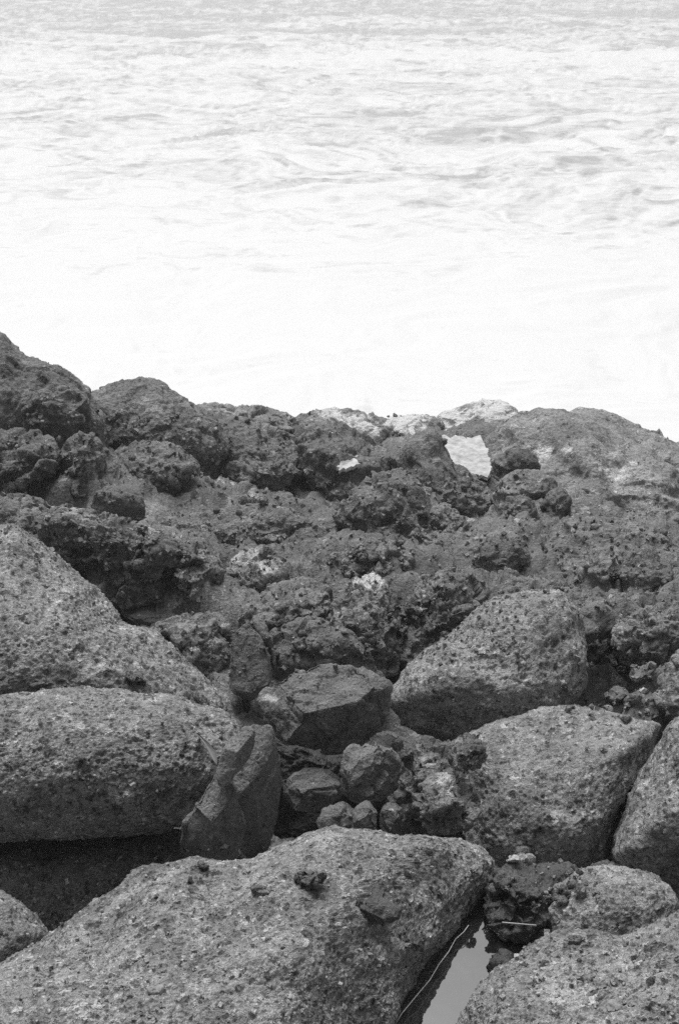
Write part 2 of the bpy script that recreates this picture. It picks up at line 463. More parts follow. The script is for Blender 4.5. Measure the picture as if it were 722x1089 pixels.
# ------------------------------------------------------------------ rocks, far to near (outlines traced in the photograph)
def skyline():
    R = rock
    H = dict(kind='hill', cat='rock outcrop')
    R('rock_outcrop', 'dark rocky peak at the far left, highest point of the skyline', [(-70, 395), (-25, 368), (-2, 352), (3, 351), (12, 362), (30, 378), (60, 387), (80, 398), (97, 414), (112, 440), (118, 490), (60, 530), (-70, 530)], Y=9.6, flat=1.0, k=.55, low=.05, sm=1, **H)
    R('rock_outcrop', 'rounded dark hump on the skyline just right of the tall left peak', [(92, 418), (120, 406), (150, 400), (170, 403), (187, 416), (204, 427), (235, 447), (265, 485), (250, 540), (150, 545), (85, 510), (80, 450)], Y=10.4, flat=.95, k=.6, low=.06, **H)
    R('rock_outcrop', 'low pale strip of rock on the skyline left of centre, behind the dark slope', [(190, 440), (203, 430), (225, 427), (250, 431), (275, 430), (297, 436), (318, 443), (322, 470), (280, 490), (220, 480), (195, 465)], Y=13.6, tone0=.5, **H)
    R('rock_outcrop', 'pale shelf of rock on the skyline with small white pool reflections painted on near the centre', [(300, 447), (322, 439), (345, 434), (370, 434), (395, 439), (412, 446), (428, 470), (420, 505), (360, 500), (315, 480)], Y=13.8, tone0=.3, flat=.55, patch=[(377, 452, 18, 2.2), (392, 462, 16, 2.2), (362, 445, 9, 2.0), (350, 438, 12, 1)], **H)  # patches paint the sky gleam of wet films onto the rock
    R('rock_outcrop', 'thin low ledge between the painted centre pools and the pale dome', [(398, 449), (412, 443), (430, 441), (452, 440), (472, 447), (475, 470), (440, 482), (405, 475)], Y=13.9, tone0=.4, flat=.5, k=.7, patch=[(430, 449, 22, 2.0)], **H)  # patch paints a wet film's gleam as pale tone
    R('rock_outcrop', 'pale low dome with white streaks on the skyline right of centre', [(448, 448), (465, 439), (485, 433), (510, 425), (530, 424), (545, 431), (556, 442), (560, 470), (520, 490), (470, 480)], Y=15.0, tone0=.7, k=.5, flat=.6, patch=[(482, 448, 22, 1.7), (522, 434, 22, 1.1), (545, 445, 12, 1.5)], **H)
    R('rock_outcrop', 'smooth rounded shoulder running down the skyline at the far right', [(590, 440), (606, 435), (628, 432), (650, 437), (675, 450), (700, 462), (722, 472), (770, 495), (780, 580), (690, 580), (610, 520)], Y=13.2, k=.45, tone0=.5, **H)
    R('rock_outcrop', 'large smooth grey dome at the right with faint white patches', [(500, 500), (515, 466), (535, 448), (552, 438), (572, 433), (596, 434), (615, 441), (650, 456), (690, 478), (722, 500), (760, 540), (790, 640), (700, 630), (600, 610), (540, 570), (505, 530)], Y=11.4, k=.4, tone0=.45, flat=.7, patch=[(577, 481, 12, 1.5), (655, 503, 12, .7), (630, 523, 6, .8), (600, 478, 8, .8)], **H)  # patches lighten small spots of the dome
    R('boulder', 'dark rounded boulder with flat top just right of the largest pale pool', [(520, 505), (523, 489), (534, 479), (552, 476), (568, 482), (576, 496), (572, 510), (545, 514), (528, 512)], kind='crag', Y=10.6, tone0=-.25, k=.5, cat='boulder')
    R('boulder', 'smooth rounded grey boulder in front of the dark flat-topped one at the right', [(522, 530), (530, 510), (548, 499), (572, 499), (590, 508), (596, 525), (578, 545), (545, 548), (528, 542)], kind='hill', Y=10.1, k=.35, tone0=.05, cat='boulder')
    R('boulder', 'small dark blocky boulder below the smooth grey rounded one', [(528, 545), (537, 528), (560, 526), (572, 540), (568, 558), (545, 564), (530, 556)], kind='crag', Y=9.5, k=.6, tone0=-.2, cat='boulder')
    R('boulder', 'dark pointed boulder leaning on the big dome right of the smooth rounded one', [(570, 545), (582, 522), (598, 516), (608, 528), (606, 548), (590, 556)], kind='crag', Y=9.6, k=.6, tone0=-.35, cat='boulder')
    R('rock_outcrop', 'dark hump immediately left of the largest pale pool', [(415, 505), (425, 478), (434, 465), (448, 457), (464, 455), (472, 470), (482, 490), (505, 503), (535, 528), (555, 560), (530, 590), (470, 570), (430, 530)], Y=10.9, k=.8, tone0=-.12, **H)
    R('rock_outcrop', 'broad dark scree slope below the low skyline left of centre', [(170, 440), (205, 432), (240, 438), (280, 448), (325, 468), (350, 500), (360, 545), (300, 570), (220, 560), (180, 500)], Y=10.7, flat=.65, tone0=-.05, **H)
    R('rock_outcrop', 'bumpy dark mound in the middle just below the small painted pools', [(312, 470), (330, 450), (352, 446), (385, 458), (412, 478), (430, 510), (425, 560), (380, 575), (335, 545), (315, 500)], Y=10.6, flat=.7, tone0=-.08, **H)
    R('rock_outcrop', 'long dark slope descending rightwards from the central mound', [(352, 548), (372, 522), (398, 502), (428, 497), (455, 518), (485, 542), (520, 575), (545, 620), (500, 645), (430, 630), (378, 595)], Y=8.6, tone0=-.05, box=2.1, **H)
    R('rock_outcrop', 'wide dark flank under the big dome at the right edge', [(560, 575), (600, 552), (650, 545), (700, 560), (760, 590), (780, 660), (700, 672), (610, 660), (560, 625)], Y=8.3, k=.6, flat=.6, **H)
    R('boulder', 'low grey hump with a flat pale face on the right flank', [(612, 610), (628, 588), (648, 578), (662, 585), (664, 612), (650, 632), (622, 636)], kind='hill', Y=7.5, tone0=.12, k=.5, cat='boulder')
    R('boulder', 'broad grey hump right beside the flat-faced one near the right edge', [(655, 612), (666, 588), (690, 580), (714, 596), (720, 622), (702, 642), (668, 642)], kind='hill', Y=7.3, k=.5, cat='boulder')
    R('boulder', 'round-faced knob of rock halfway down the central slope', [(498, 600), (508, 572), (530, 560), (552, 568), (566, 590), (560, 615), (530, 625), (505, 618)], kind='crag', Y=7.9, k=.6, cat='boulder')
    # left middle
    C = dict(kind='crag')
    R('boulder', 'dark overhanging rounded boulder below the left peak', [(22, 440), (32, 418), (50, 409), (74, 410), (94, 424), (101, 448), (94, 470), (60, 484), (30, 474)], kind='hill', Y=9.0, k=.8, tone0=-.25, flat=1.2, cat='boulder')
    R('rock_outcrop', 'hollowed dark outcrop at the left edge above the ledge', [(-60, 470), (0, 456), (36, 455), (60, 466), (68, 490), (58, 520), (20, 545), (-60, 550)], Y=8.3, tone0=-.25, cat='rock outcrop', **C)
    R('boulder', 'lumpy cracked boulder beside the hollowed outcrop', [(62, 500), (66, 474), (82, 458), (102, 460), (114, 482), (110, 515), (88, 532), (68, 524)], Y=8.4, k=.8, tone0=-.02, cat='boulder', **C)
    R('boulder', 'broad low boulder with pale grains under the second hump', [(108, 500), (120, 478), (150, 468), (185, 470), (212, 490), (220, 520), (190, 545), (140, 545), (112, 530)], kind='hill', Y=8.9, cat='boulder')
    R('boulder', 'dark slab face leaning at the foot of the scree slope', [(196, 510), (216, 505), (240, 515), (252, 535), (240, 550), (205, 550)], kind='hill', Y=8.8, tone0=-.2, k=.6, cat='boulder')
    R('boulder', 'small pale knobbly boulder standing on the long smooth hump', [(252, 535), (258, 522), (270, 518), (282, 526), (286, 542), (270, 552), (256, 548)], Y=8.5, tone0=.2, k=.7, cat='boulder', **C)
    R('rock_outcrop', 'long smooth hump of rock lying across the left centre', [(150, 560), (175, 548), (215, 544), (250, 538), (280, 534), (312, 540), (335, 556), (330, 585), (270, 600), (190, 598), (150, 585)], kind='hill', Y=7.9, k=.55, flat=.6, tone0=.05, cat='rock outcrop')
    R('rock', 'smooth dark shell-shaped rock with a thin arched rim', [(96, 546), (100, 524), (116, 515), (138, 518), (152, 528), (158, 546), (140, 556), (108, 554)], kind='block', Y=7.75, k=.5, flat=1.3, tone0=-.1)
    R('rock_outcrop', 'jagged ledge at the left edge above the pale slope', [(-60, 545), (-10, 526), (20, 524), (45, 530), (68, 545), (80, 580), (60, 610), (-10, 600), (-60, 590)], Y=7.3, cat='rock outcrop', **C)
    R('rock_outcrop', 'huge dark jagged crag overhanging the pale slope at the left', [(40, 552), (62, 536), (90, 540), (120, 546), (150, 556), (185, 572), (222, 578), (238, 598), (236, 622), (208, 637), (170, 642), (130, 648), (100, 626), (60, 600), (40, 576)], Y=6.5, flat=1.1, tone0=-.1, k=1.15, cat='rock outcrop', patch=[(78, 542, 10, 1.0), (160, 556, 18, .9), (92, 550, 8, .8)], **C)
    R('boulder', 'blocky dark boulder ending the jagged crag on its right', [(182, 606), (192, 586), (214, 584), (234, 594), (240, 612), (230, 630), (206, 640), (188, 630)], kind='crag', Y=6.35, nplanes=5, k=.8, tone0=.1, cat='boulder')
    R('rock', 'flat dark slab tucked under the jagged crag', [(128, 645), (150, 638), (175, 640), (196, 650), (190, 662), (160, 668), (135, 660)], kind='block', Y=6.25, flat=.4, tone0=-.1)
    R('rock', 'pale fractured rock with crumbly top right of the blocky boulder', [(232, 625), (238, 600), (255, 586), (282, 578), (300, 588), (310, 612), (296, 640), (262, 648), (240, 642)], Y=6.6, tone0=.15, patch=[(262, 590, 16, .9), (285, 604, 12, .9)], **C)
    R('boulder', 'smooth dark rounded boulder at the very middle of the slope', [(290, 606), (298, 578), (318, 562), (342, 558), (364, 570), (368, 592), (352, 612), (320, 618)], kind='hill', Y=7.2, k=.7, tone0=-.15, cat='boulder')
    R('rock', 'broad hump of rock with dark pits below the fractured rock', [(240, 672), (258, 645), (290, 620), (325, 612), (352, 624), (364, 652), (355, 690), (300, 700), (255, 695)], Y=6.15, k=.8, tone0=.1, **C)
    R('rock', 'wide pale-flecked rock leaning behind the white-capped crag', [(335, 622), (348, 590), (378, 572), (415, 572), (442, 588), (448, 620), (410, 640), (360, 640)], Y=6.8, k=.8, tone0=.12, **C)
    R('rock', 'crag with a bright white cap in the centre of the picture', [(345, 665), (356, 632), (374, 614), (398, 609), (414, 620), (422, 655), (434, 690), (424, 718), (392, 722), (360, 705)], Y=5.9, tone0=.1, patch=[(396, 618, 17, 1.7), (374, 622, 8, 1.0)], **C)
    R('rock', 'dark toothed crag between the white-capped crag and the big pale boulder', [(418, 690), (424, 648), (444, 618), (475, 602), (505, 608), (522, 630), (505, 660), (470, 690), (440, 712), (424, 712)], Y=6.0, tone0=-.12, k=1.1, patch=[(432, 620, 10, .8)], **C)
    R('rock', 'dark upright rock wall behind the central two-toned block', [(280, 700), (290, 668), (330, 655), (372, 668), (395, 700), (410, 728), (350, 745), (290, 745)], kind='block', Y=5.5, k=1.3, tone0=.1, flat=1.3)
    R('rock', 'low rubbly rise above the big pale boulder at right', [(500, 640), (520, 622), (555, 612), (600, 618), (650, 640), (660, 665), (600, 670), (530, 665)], Y=6.6, flat=.5, **C)
    R('rock', 'flaky layered rock with curled cracks beside the upright wedge', [(150, 678), (165, 662), (195, 652), (232, 650), (246, 664), (247, 700), (243, 722), (212, 722), (178, 704)], Y=5.6, flat=.6, k=.9, tone0=.1, **C)
    R('rock', 'smooth upright wedge of rock between two cracks', [(243, 688), (252, 668), (263, 660), (275, 672), (287, 696), (288, 728), (268, 744), (246, 736)], kind='block', Y=5.2, flat=1.5, k=.7, tone0=.55, box=3.4, low=.04, planes=[(.05, -.75, .65, .3)])
    R('rock', 'narrow sliver of rock wedged right of the upright wedge', [(264, 655), (276, 654), (285, 664), (296, 700), (290, 724), (282, 690)], kind='block', Y=5.35, flat=1.5, k=.5, tone0=.05)
    # big pale slope left
    R('boulder', 'huge pale gritty slope of rock at the left edge', [(-160, 560), (-20, 560), (15, 562), (45, 578), (80, 608), (103, 622), (118, 640), (130, 662), (165, 668), (185, 690), (215, 716), (245, 742), (255, 790), (150, 800), (-40, 800), (-160, 760)], kind='tuff', mat=M['tuff_far'], Y=5.35, flat=.62, box=2.3, low=.08, cat='boulder')
    # right cavity
    R('rock', 'rough dark back wall inside the cave-like hollow at right', [(590, 700), (610, 665), (650, 660), (690, 680), (700, 720), (680, 760), (620, 770), (595, 745)], mat=M['wet'], Y=5.55, tone0=-.3, flat=1.2, skirt=False, **C)  # dark material and lowered tone paint the shade inside the hollow
    R('rock', 'dark slab tilted over the cave-like hollow, above the big pale boulder', [(586, 662), (598, 648), (618, 654), (642, 672), (630, 684), (606, 692), (594, 680)], kind='block', Y=5.3, nplanes=4, tone0=-.1, k=1.2)
    R('rock', 'pair of upright plates forming the roof of the hollow', [(612, 655), (622, 642), (640, 641), (652, 652), (654, 674), (640, 682), (626, 670)], kind='block', Y=5.4, nplanes=4, tone0=.15, k=1.3)
    R('rock', 'folded layered ridge of rock right of the cave-like hollow', [(646, 678), (655, 660), (680, 646), (712, 638), (770, 640), (780, 700), (730, 690), (706, 706), (684, 722), (660, 706)], Y=5.3, flat=.9, k=1.0, tone0=.2, **C)
    R('rock', 'small pale wedge stone under the folded ridge', [(668, 722), (676, 708), (694, 701), (700, 709), (692, 726), (678, 734)], kind='block', Y=4.95, nplanes=4, tone0=.3)
    R('rock', 'small blocky stone at the bottom of the hollow', [(644, 745), (650, 732), (664, 728), (672, 738), (662, 752), (650, 754)], kind='block', Y=4.75, nplanes=4, tone0=.1)
    R('rock', 'pale pebble at the lip of the hollow above the front right boulder', [(638, 756), (643, 749), (652, 751), (652, 759), (643, 762)], kind='block', Y=4.6, tone0=.6)
    R('rock', 'cracked dark stone lying at the right lip of the hollow', [(656, 764), (664, 744), (682, 734), (702, 742), (710, 762), (690, 778), (664, 776)], kind='block', Y=4.65, nplanes=6, k=1.3, tone0=.1)
    R('boulder', 'rough boulder cut off by the right edge beside the hollow', [(694, 752), (700, 716), (718, 692), (770, 680), (790, 760), (760, 800), (712, 790)], Y=4.75, k=.7, tone0=.15, cat='boulder', **C)

def sink_right_rim(P):
    # the slab's right side dips to just above the water in the crack
    u, v, d = project(P)
    a = np.array([530, 925.]); b = np.array([420, 1089.]); e = (b - a) / np.linalg.norm(b - a)
    i = np.clip(((v - 700) / 8).astype(int), 0, 99); j = np.clip(((u + 250) / 8).astype(int), 0, 109)
    G = np.full((100, 110), np.nan); T = np.full((100, 110), 1e9)
    np.minimum.at(T, (i, j), d)
    m = T < 1e8
    for _ in range(14):            # fill and smooth the front surface's depth
        A = np.where(m, T, 0); W = m.astype(float); A2 = A.copy(); W2 = W.copy()
        for dy, dx in ((0, 1), (0, -1), (1, 0), (-1, 0)):
            A2 += np.roll(A, (dy, dx), (0, 1)); W2 += np.roll(W, (dy, dx), (0, 1))
        T = np.where(W2 > 0, A2 / np.maximum(W2, 1e-9), 1e9); m = W2 > 0
    x = np.clip((u + 250) / 8 - .5, 0, 108.9); y = np.clip((v - 700) / 8 - .5, 0, 98.9)
    x0, y0 = x.astype(int), y.astype(int); fx, fy = x - x0, y - y0
    df = (T[y0, x0] * (1 - fx) + T[y0, x0 + 1] * fx) * (1 - fy) + (T[y0 + 1, x0] * (1 - fx) + T[y0 + 1, x0 + 1] * fx) * fy
    zf = CAMZ + ray(u, v)[:, 2] * df
    mm = np.clip(-((u - a[0]) * e[1] - (v - a[1]) * e[0]), -40, 400)
    zt = 8.53 + .0019 * mm + .000004 * mm ** 2
    x_ = (CAMZ - zt) / (CAMZ - zf) - 1
    f = 1 + .5 * (x_ + np.sqrt(x_ * x_ + .035 ** 2))
    return CAM + (P - CAM) * f[:, None]

def near():
    R = rock
    B = dict(kind='tuff', cat='boulder')
    R('boulder', 'big pale pitted boulder sloping down to the two-toned block', [(413, 752), (414, 735), (428, 716), (450, 694), (476, 672), (500, 650), (525, 634), (560, 625), (594, 628), (614, 650), (622, 690), (620, 730), (612, 750), (600, 790), (520, 800), (470, 790), (432, 778)], Y=4.85, flat=.8, box=2.3, low=.07, **B)
    R('rock', 'wall of rock painted black as gap shade beneath the two-toned block', [(240, 800), (270, 770), (330, 780), (410, 780), (450, 790), (460, 900), (420, 930), (260, 930), (230, 860)], kind='crag', mat=M['wet'], Y=4.75, tone0=-.7, k=.6, flat=1.4)  # near-black colour paints the shade of the gap
    R('rock', 'rough hollow-faced rock filling the gap under the big pale boulder', [(412, 800), (425, 780), (460, 784), (500, 790), (540, 800), (545, 860), (520, 910), (440, 915), (410, 870)], kind='crag', Y=4.25, k=1.0, tone0=-.15, flat=1.2, patch=[(450, 812, 14, .6)])
    R('boulder', 'broad pale boulder with dark steep front at the right', [(480, 800), (500, 778), (545, 762), (600, 755), (650, 756), (685, 764), (704, 772), (694, 796), (676, 830), (660, 866), (650, 905), (645, 950), (540, 950), (500, 920), (492, 860)], Y=4.05, flat=.75, box=2.5, low=.06, **B)
    R('rock', 'round hollow knob on the left shoulder of the broad pale boulder', [(474, 806), (480, 788), (495, 778), (512, 784), (520, 802), (508, 820), (486, 822)], kind='crag', Y=3.8, k=.8, tone0=-.1)
    R('rock', 'eroded knob with a highlight painted on top and dark hollow below', [(436, 858), (442, 836), (460, 822), (482, 822), (504, 838), (514, 858), (500, 884), (456, 892)], kind='crag', Y=3.7, k=1.2, tone0=.1, patch=[(480, 830, 20, .9)])  # patch paints the highlight on the knob's top
    R('boulder', 'tall boulder cut off by the right edge, behind a narrow dark crack', [(648, 912), (654, 880), (672, 845), (690, 808), (708, 776), (722, 764), (790, 750), (830, 850), (800, 950), (720, 950), (680, 935)], Y=3.75, flat=1.0, low=.08, **B)
    R('boulder', 'two-toned angular block with flat top paled by dust and painted light, dark front face', [(275, 740), (290, 726), (315, 712), (340, 704), (362, 708), (390, 712), (413, 728), (416, 758), (410, 782), (385, 795), (350, 802), (300, 792), (282, 768)], kind='block', Y=4.35, flat=1.0, box=2.5, low=.14, k=1.5, seed=777, planes=[(-.2, -.35, 1.0, .5), (.12, -1, .12, .6), (.7, -.6, .2, .75), (-.8, -.5, .4, .7)], cat='boulder', tone0=.1, patch=[(288, 742, 8, 1.3), (335, 716, 50, .2)])  # broad top patch paints pale dust and part of the light on top
    R('rock', 'small smooth dark stone deep in the gap under the two-toned block', [(300, 842), (306, 826), (326, 817), (350, 819), (368, 832), (366, 850), (345, 862), (312, 864)], kind='block', Y=4.15, flat=.8, nplanes=3, k=.8, tone0=.0)
    R('boulder', 'blocky dark boulder standing in the centre foreground gap', [(364, 822), (370, 800), (386, 788), (404, 786), (420, 794), (428, 814), (424, 838), (408, 852), (384, 856), (366, 844)], kind='block', Y=3.85, flat=1.1, nplanes=6, k=1.4, tone0=.2, cat='boulder')
    R('rock', 'small dark stone below the blocky boulder, on the left', [(336, 880), (346, 862), (364, 850), (378, 858), (378, 880), (350, 890)], kind='block', Y=3.7, nplanes=4, k=1.2)
    R('rock', 'squarish dark stone below the blocky boulder, in the middle', [(372, 882), (374, 862), (390, 852), (403, 862), (405, 884), (388, 892)], kind='block', Y=3.65, nplanes=5, k=1.2, tone0=.05)
    R('rock', 'narrow dark stone below the blocky boulder, on the right', [(402, 880), (402, 862), (412, 848), (426, 852), (430, 870), (424, 888), (410, 890)], kind='block', Y=3.68, nplanes=5, k=1.2)
    R('boulder', 'large pale pillow-shaped boulder at the left edge with black underside', [(-160, 760), (-60, 742), (0, 738), (60, 731), (100, 729), (150, 735), (200, 742), (238, 752), (258, 768), (266, 790), (262, 820), (240, 860), (218, 880), (180, 886), (120, 890), (40, 894), (-60, 894), (-160, 880)], Y=4.05, flat=.85, box=2.5, low=.05, **B)
    R('boulder', 'fractured dark angular boulder at the right end of the pillow-shaped one', [(212, 868), (226, 838), (238, 806), (250, 782), (272, 770), (290, 772), (297, 790), (300, 830), (296, 868), (286, 905), (260, 930), (215, 925), (200, 895)], kind='block', Y=3.75, flat=1.5, nplanes=0, low=.08, k=.7, tone0=.1, cat='boulder', planes=[(.45, -.9, .2, .42), (-.5, -.8, .45, .45), (0, -.6, .8, .55), (.85, -.5, .25, .5), (-.2, -.95, -.1, .4), (.35, -.4, .85, .6), (-.85, -.3, .5, .55), (.3, -.9, -.4, .5)])
    R('rock', 'angular dark wedge at the foot of the fractured boulder, against the pillow-shaped one', [(190, 905), (196, 878), (212, 846), (234, 812), (254, 838), (262, 880), (250, 915), (222, 925)], kind='block', Y=3.47, flat=1.3, low=.08, k=.8, tone0=-.05, planes=[(-.5, -.9, .1, .45), (.6, -.8, .3, .45), (0, -.5, .9, .5), (-.1, -.9, -.4, .5)])
    R('rock', 'angular grey plate at the top left of the fractured boulder', [(228, 832), (234, 806), (246, 784), (262, 772), (274, 780), (266, 806), (250, 826), (238, 842)], kind='block', Y=3.5, flat=1.2, low=.08, k=.6, tone0=.25, planes=[(-.3, -.9, .4, .4), (.7, -.7, .2, .45), (0, -.3, 1, .5)])
    R('boulder', 'broad dark boulder in shadow under the pillow-shaped one', [(-160, 900), (-60, 888), (60, 884), (200, 880), (235, 900), (230, 950), (150, 1000), (60, 1030), (-60, 1000), (-160, 960)], mat=M['tuff'], Y=3.95, flat=.9, tone0=-.55, low=.06, **B)  # tone lowered to paint the shadow under the pillow-shaped boulder
    R('boulder', 'small gritty boulder in the lower left corner', [(-120, 980), (-60, 955), (-20, 945), (5, 947), (24, 958), (40, 974), (52, 990), (48, 1010), (20, 1040), (-60, 1060), (-120, 1040)], Y=3.05, flat=.8, low=.06, tone0=-.25, **B)
    # foreground right
    R('rock', 'wet dark ragged rock at the head of the water-filled crack', [(512, 950), (522, 926), (545, 915), (575, 918), (605, 916), (630, 930), (640, 960), (610, 990), (570, 1010), (535, 1000), (516, 985)], kind='crag', mat=M['wet'], Y=2.98, flat=.7, k=1.0, tone0=.35)
    R('rock', 'dark round stone on top of the gritty hump at the right', [(622, 926), (630, 914), (646, 912), (656, 920), (654, 934), (640, 940), (626, 938)], kind='block', Y=3.05, nplanes=4, tone0=-.2, flat=.9)
    R('boulder', 'gritty rounded hump in the foreground at the right, below the tall cut-off boulder', [(580, 965), (600, 940), (625, 926), (660, 922), (695, 926), (714, 940), (722, 962), (710, 1000), (640, 1030), (590, 1010)], Y=2.86, flat=.8, low=.08, tone0=-.05, **B)
    R('boulder', 'pale gritty slab filling the lower right corner beside the water', [(478, 1110), (492, 1078), (510, 1048), (530, 1026), (560, 1008), (590, 994), (630, 990), (660, 996), (690, 984), (722, 966), (800, 960), (880, 1060), (860, 1200), (600, 1230), (470, 1180)], Y=2.42, flat=.7, low=.07, patch=[(600, 1052, 28, .5)], **B)
    R('rock', 'small wet rock poking out of the water crack on its right bank', [(512, 1030), (517, 1014), (530, 1007), (546, 1012), (552, 1024), (538, 1042), (520, 1046)], kind='block', mat=M['wet'], Y=2.68, nplanes=3, k=1.2)
    # the big foreground slab
    R('boulder', 'huge pale gritty slab across the bottom foreground with embedded dark stones', [(-170, 1110), (-60, 1050), (0, 1024), (45, 1002), (100, 962), (150, 926), (200, 910), (240, 916), (264, 914), (300, 896), (330, 880), (350, 874), (382, 880), (430, 888), (470, 886), (498, 892), (520, 906), (530, 925), (524, 945), (508, 968), (494, 990), (470, 1012), (446, 1045), (425, 1080), (400, 1140), (340, 1230), (100, 1260), (-170, 1230)], Y=2.6, flat=.62, box=2.6, low=.05, res=1.7, post=sink_right_rim, **B)
skyline(); near()

# ------------------------------------------------------------------ ground between and under the rocks
def ground():
    prof = np.array([(r, Yrow(r)) for r in (430, 470, 520, 570, 640, 740, 860, 960, 1089)])
    pts = []
    for r, Y in prof:
        z = at(361, r, Y)[2] - .1 - .05 * Y / 4
        for s in np.linspace(-.9, .9, 13):
            rise = 0
            if Y > 6: rise = sstep(-.05, -.25, s) * ((min(Y, 9.3) - 6) * .14 - max(0, Y - 9.3) * .35) - sstep(.1, .3, s) * (Y - 6) * .01
            pts.append((s * Y, Y, z + rise - .25 * (Y < 6), .15, .2 * Y * .5))
    for (x, y, z, a, t, zc) in BASES:
        if zc is None: pts.append((x, y, z + .06 * t - (.22 if y < 5 else 0), 1.0, max(.25, .6 * max(a, t))))
        else: pts.append((x, y, zc, 1.0, max(.25, .75 * max(a, t))))
    pts = np.array(pts)
    rows = np.concatenate([np.arange(424, 640, 1.6), np.arange(640, 1120, 3)])
    Ys = np.array([Yrow(r) for r in rows])[::-1]
    Ys = np.concatenate([[-8, -5, -3, -1.5, 0, .8, 1.3, 1.7], Ys[Ys > 1.9]])
    back = np.array([13.8, 14.2, 14.6, 15, 15.5, 16, 16.5, 17.2, 18, 19])
    Ys = np.concatenate([Ys[Ys < 13.7], back])
    s = np.concatenate([-np.geomspace(2.2, .33, 90)[:-1], np.linspace(-.33, .33, 330), np.geomspace(.33, 2.2, 90)[1:]])
    Yg, Sg = np.meshgrid(Ys, s, indexing='ij')
    Xg = Sg * np.maximum(Yg, 3.0)
    x, y = Xg.ravel(), Yg.ravel()
    num = np.zeros_like(x); den = np.zeros_like(x) + 1e-12
    for (px, py, pz, w, sg) in pts:
        q = w * np.exp(-((x - px) ** 2 + (y - py) ** 2) / (2 * sg * sg)) + 1e-7 / ((x - px) ** 2 + (y - py) ** 2 + .3)
        num += q * pz; den += q
    z = num / den
    z = z - sstep(13.7, 17, y) * 9 - np.clip(y - 17, 0, 9) * 1.5
    P = np.stack([x, y, z], 1)
    nr, nc = Yg.shape
    g = np.arange(nr * nc).reshape(nr, nc)
    fc = np.stack([g[:-1, :-1], g[:-1, 1:], g[1:, 1:], g[1:, :-1]], -1).reshape(-1, 4)
    N = vnormals(P, fc)
    if N[:, 2].mean() < 0: fc = fc[:, ::-1]; N = -N
    uu = .0016 + np.zeros(len(P))
    Q = P + np.stack([fbm(P, 1 / .4, 2, 940 + a) for a in range(3)], 1) * .12
    D = facet(Q, 1 / .45, 900) * .05 + facet(Q, 1 / .2, 901) * .06 + fbm(P, 1 / .8, 5, 902) * .2 + facet(Q, 1 / .08, 903) * .022 + (ridged(Q, 1 / .35, 3, 904) - .6) * .05
    P = P + N * (D * np.clip(y / 7, .45, 1))[:, None]
    wide = sstep(.3, .45, np.abs(x) / np.maximum(y, 3.0))
    L1, L2, LV, LH = worley(P * np.array([1, 1, .6]), 1 / 1.1, 960)
    P[:, 2] += wide * (np.sqrt(np.clip(1 - (L1 / .72) ** 2, 0, 1)) * (.25 + .45 * hrand(LH, 3)) + .35 * fbm(P, .8, 4, 962))
    P = carve(P)
    tone = fbm(P, 1 / .5, 5, 905, .65) * .5
    splat(P)
    o = mesh_obj('rocky_ground', P, fc, M['ground'], attrs={'tone': tone}, origin=np.array([0, 0, CAMZ - 6]))
    o['kind'] = 'structure'
ground()

# ------------------------------------------------------------------ water in the crack and pools between the far rocks
def sheet(name, pl, z, mat, thick=.02, px_rough=1.2):
    pl = np.array(pl, float)
    rng = np.random.RandomState(len(pl) * 31)
    out = []
    for k in range(len(pl)):
        a, b = pl[k], pl[(k + 1) % len(pl)]
        n = max(2, int(np.hypot(*(b - a)) / 2.5))
        for t in range(n):
            out.append(a + (b - a) * t / n + rng.normal(size=2) * px_rough)
    out = np.array(out)
    P = at_z(out[:, 0], out[:, 1], z)
    n = len(P)
    top = P.copy(); bot = P.copy(); bot[:, 2] -= thick
    me = bpy.data.meshes.new(name)
    org = np.array([P[:, 0].mean(), P[:, 1].mean(), z - thick])
    V = np.concatenate([top, bot]) - org
    faces = [list(range(n)), list(range(2 * n - 1, n - 1, -1))] + [[i, i + n, (i + 1) % n + n, (i + 1) % n] for i in range(n)]
    me.from_pydata(V.tolist(), [], faces); me.validate(); me.materials.append(mat)
    import bmesh
    bm = bmesh.new(); bm.from_mesh(me); bmesh.ops.recalc_face_normals(bm, faces=bm.faces); bm.to_mesh(me); bm.free()
    o = bpy.data.objects.new(name, me); COL.objects.link(o); o.location = Vector(org)
    return o
zp = 8.455
o = sheet('water', [(380, 1200), (400, 1000), (480, 930), (600, 930), (640, 980), (600, 1060), (540, 1200)], zp, M['puddle'], .02, 0)
o['kind'] = 'structure'

for pl, (_, z) in ((POOL_A, BASINS[0]), (POOL_B, BASINS[1])):
    o = sheet('tide_pool_water', pl, z, M['pool'], .03, 1.0); o['kind'] = 'structure'

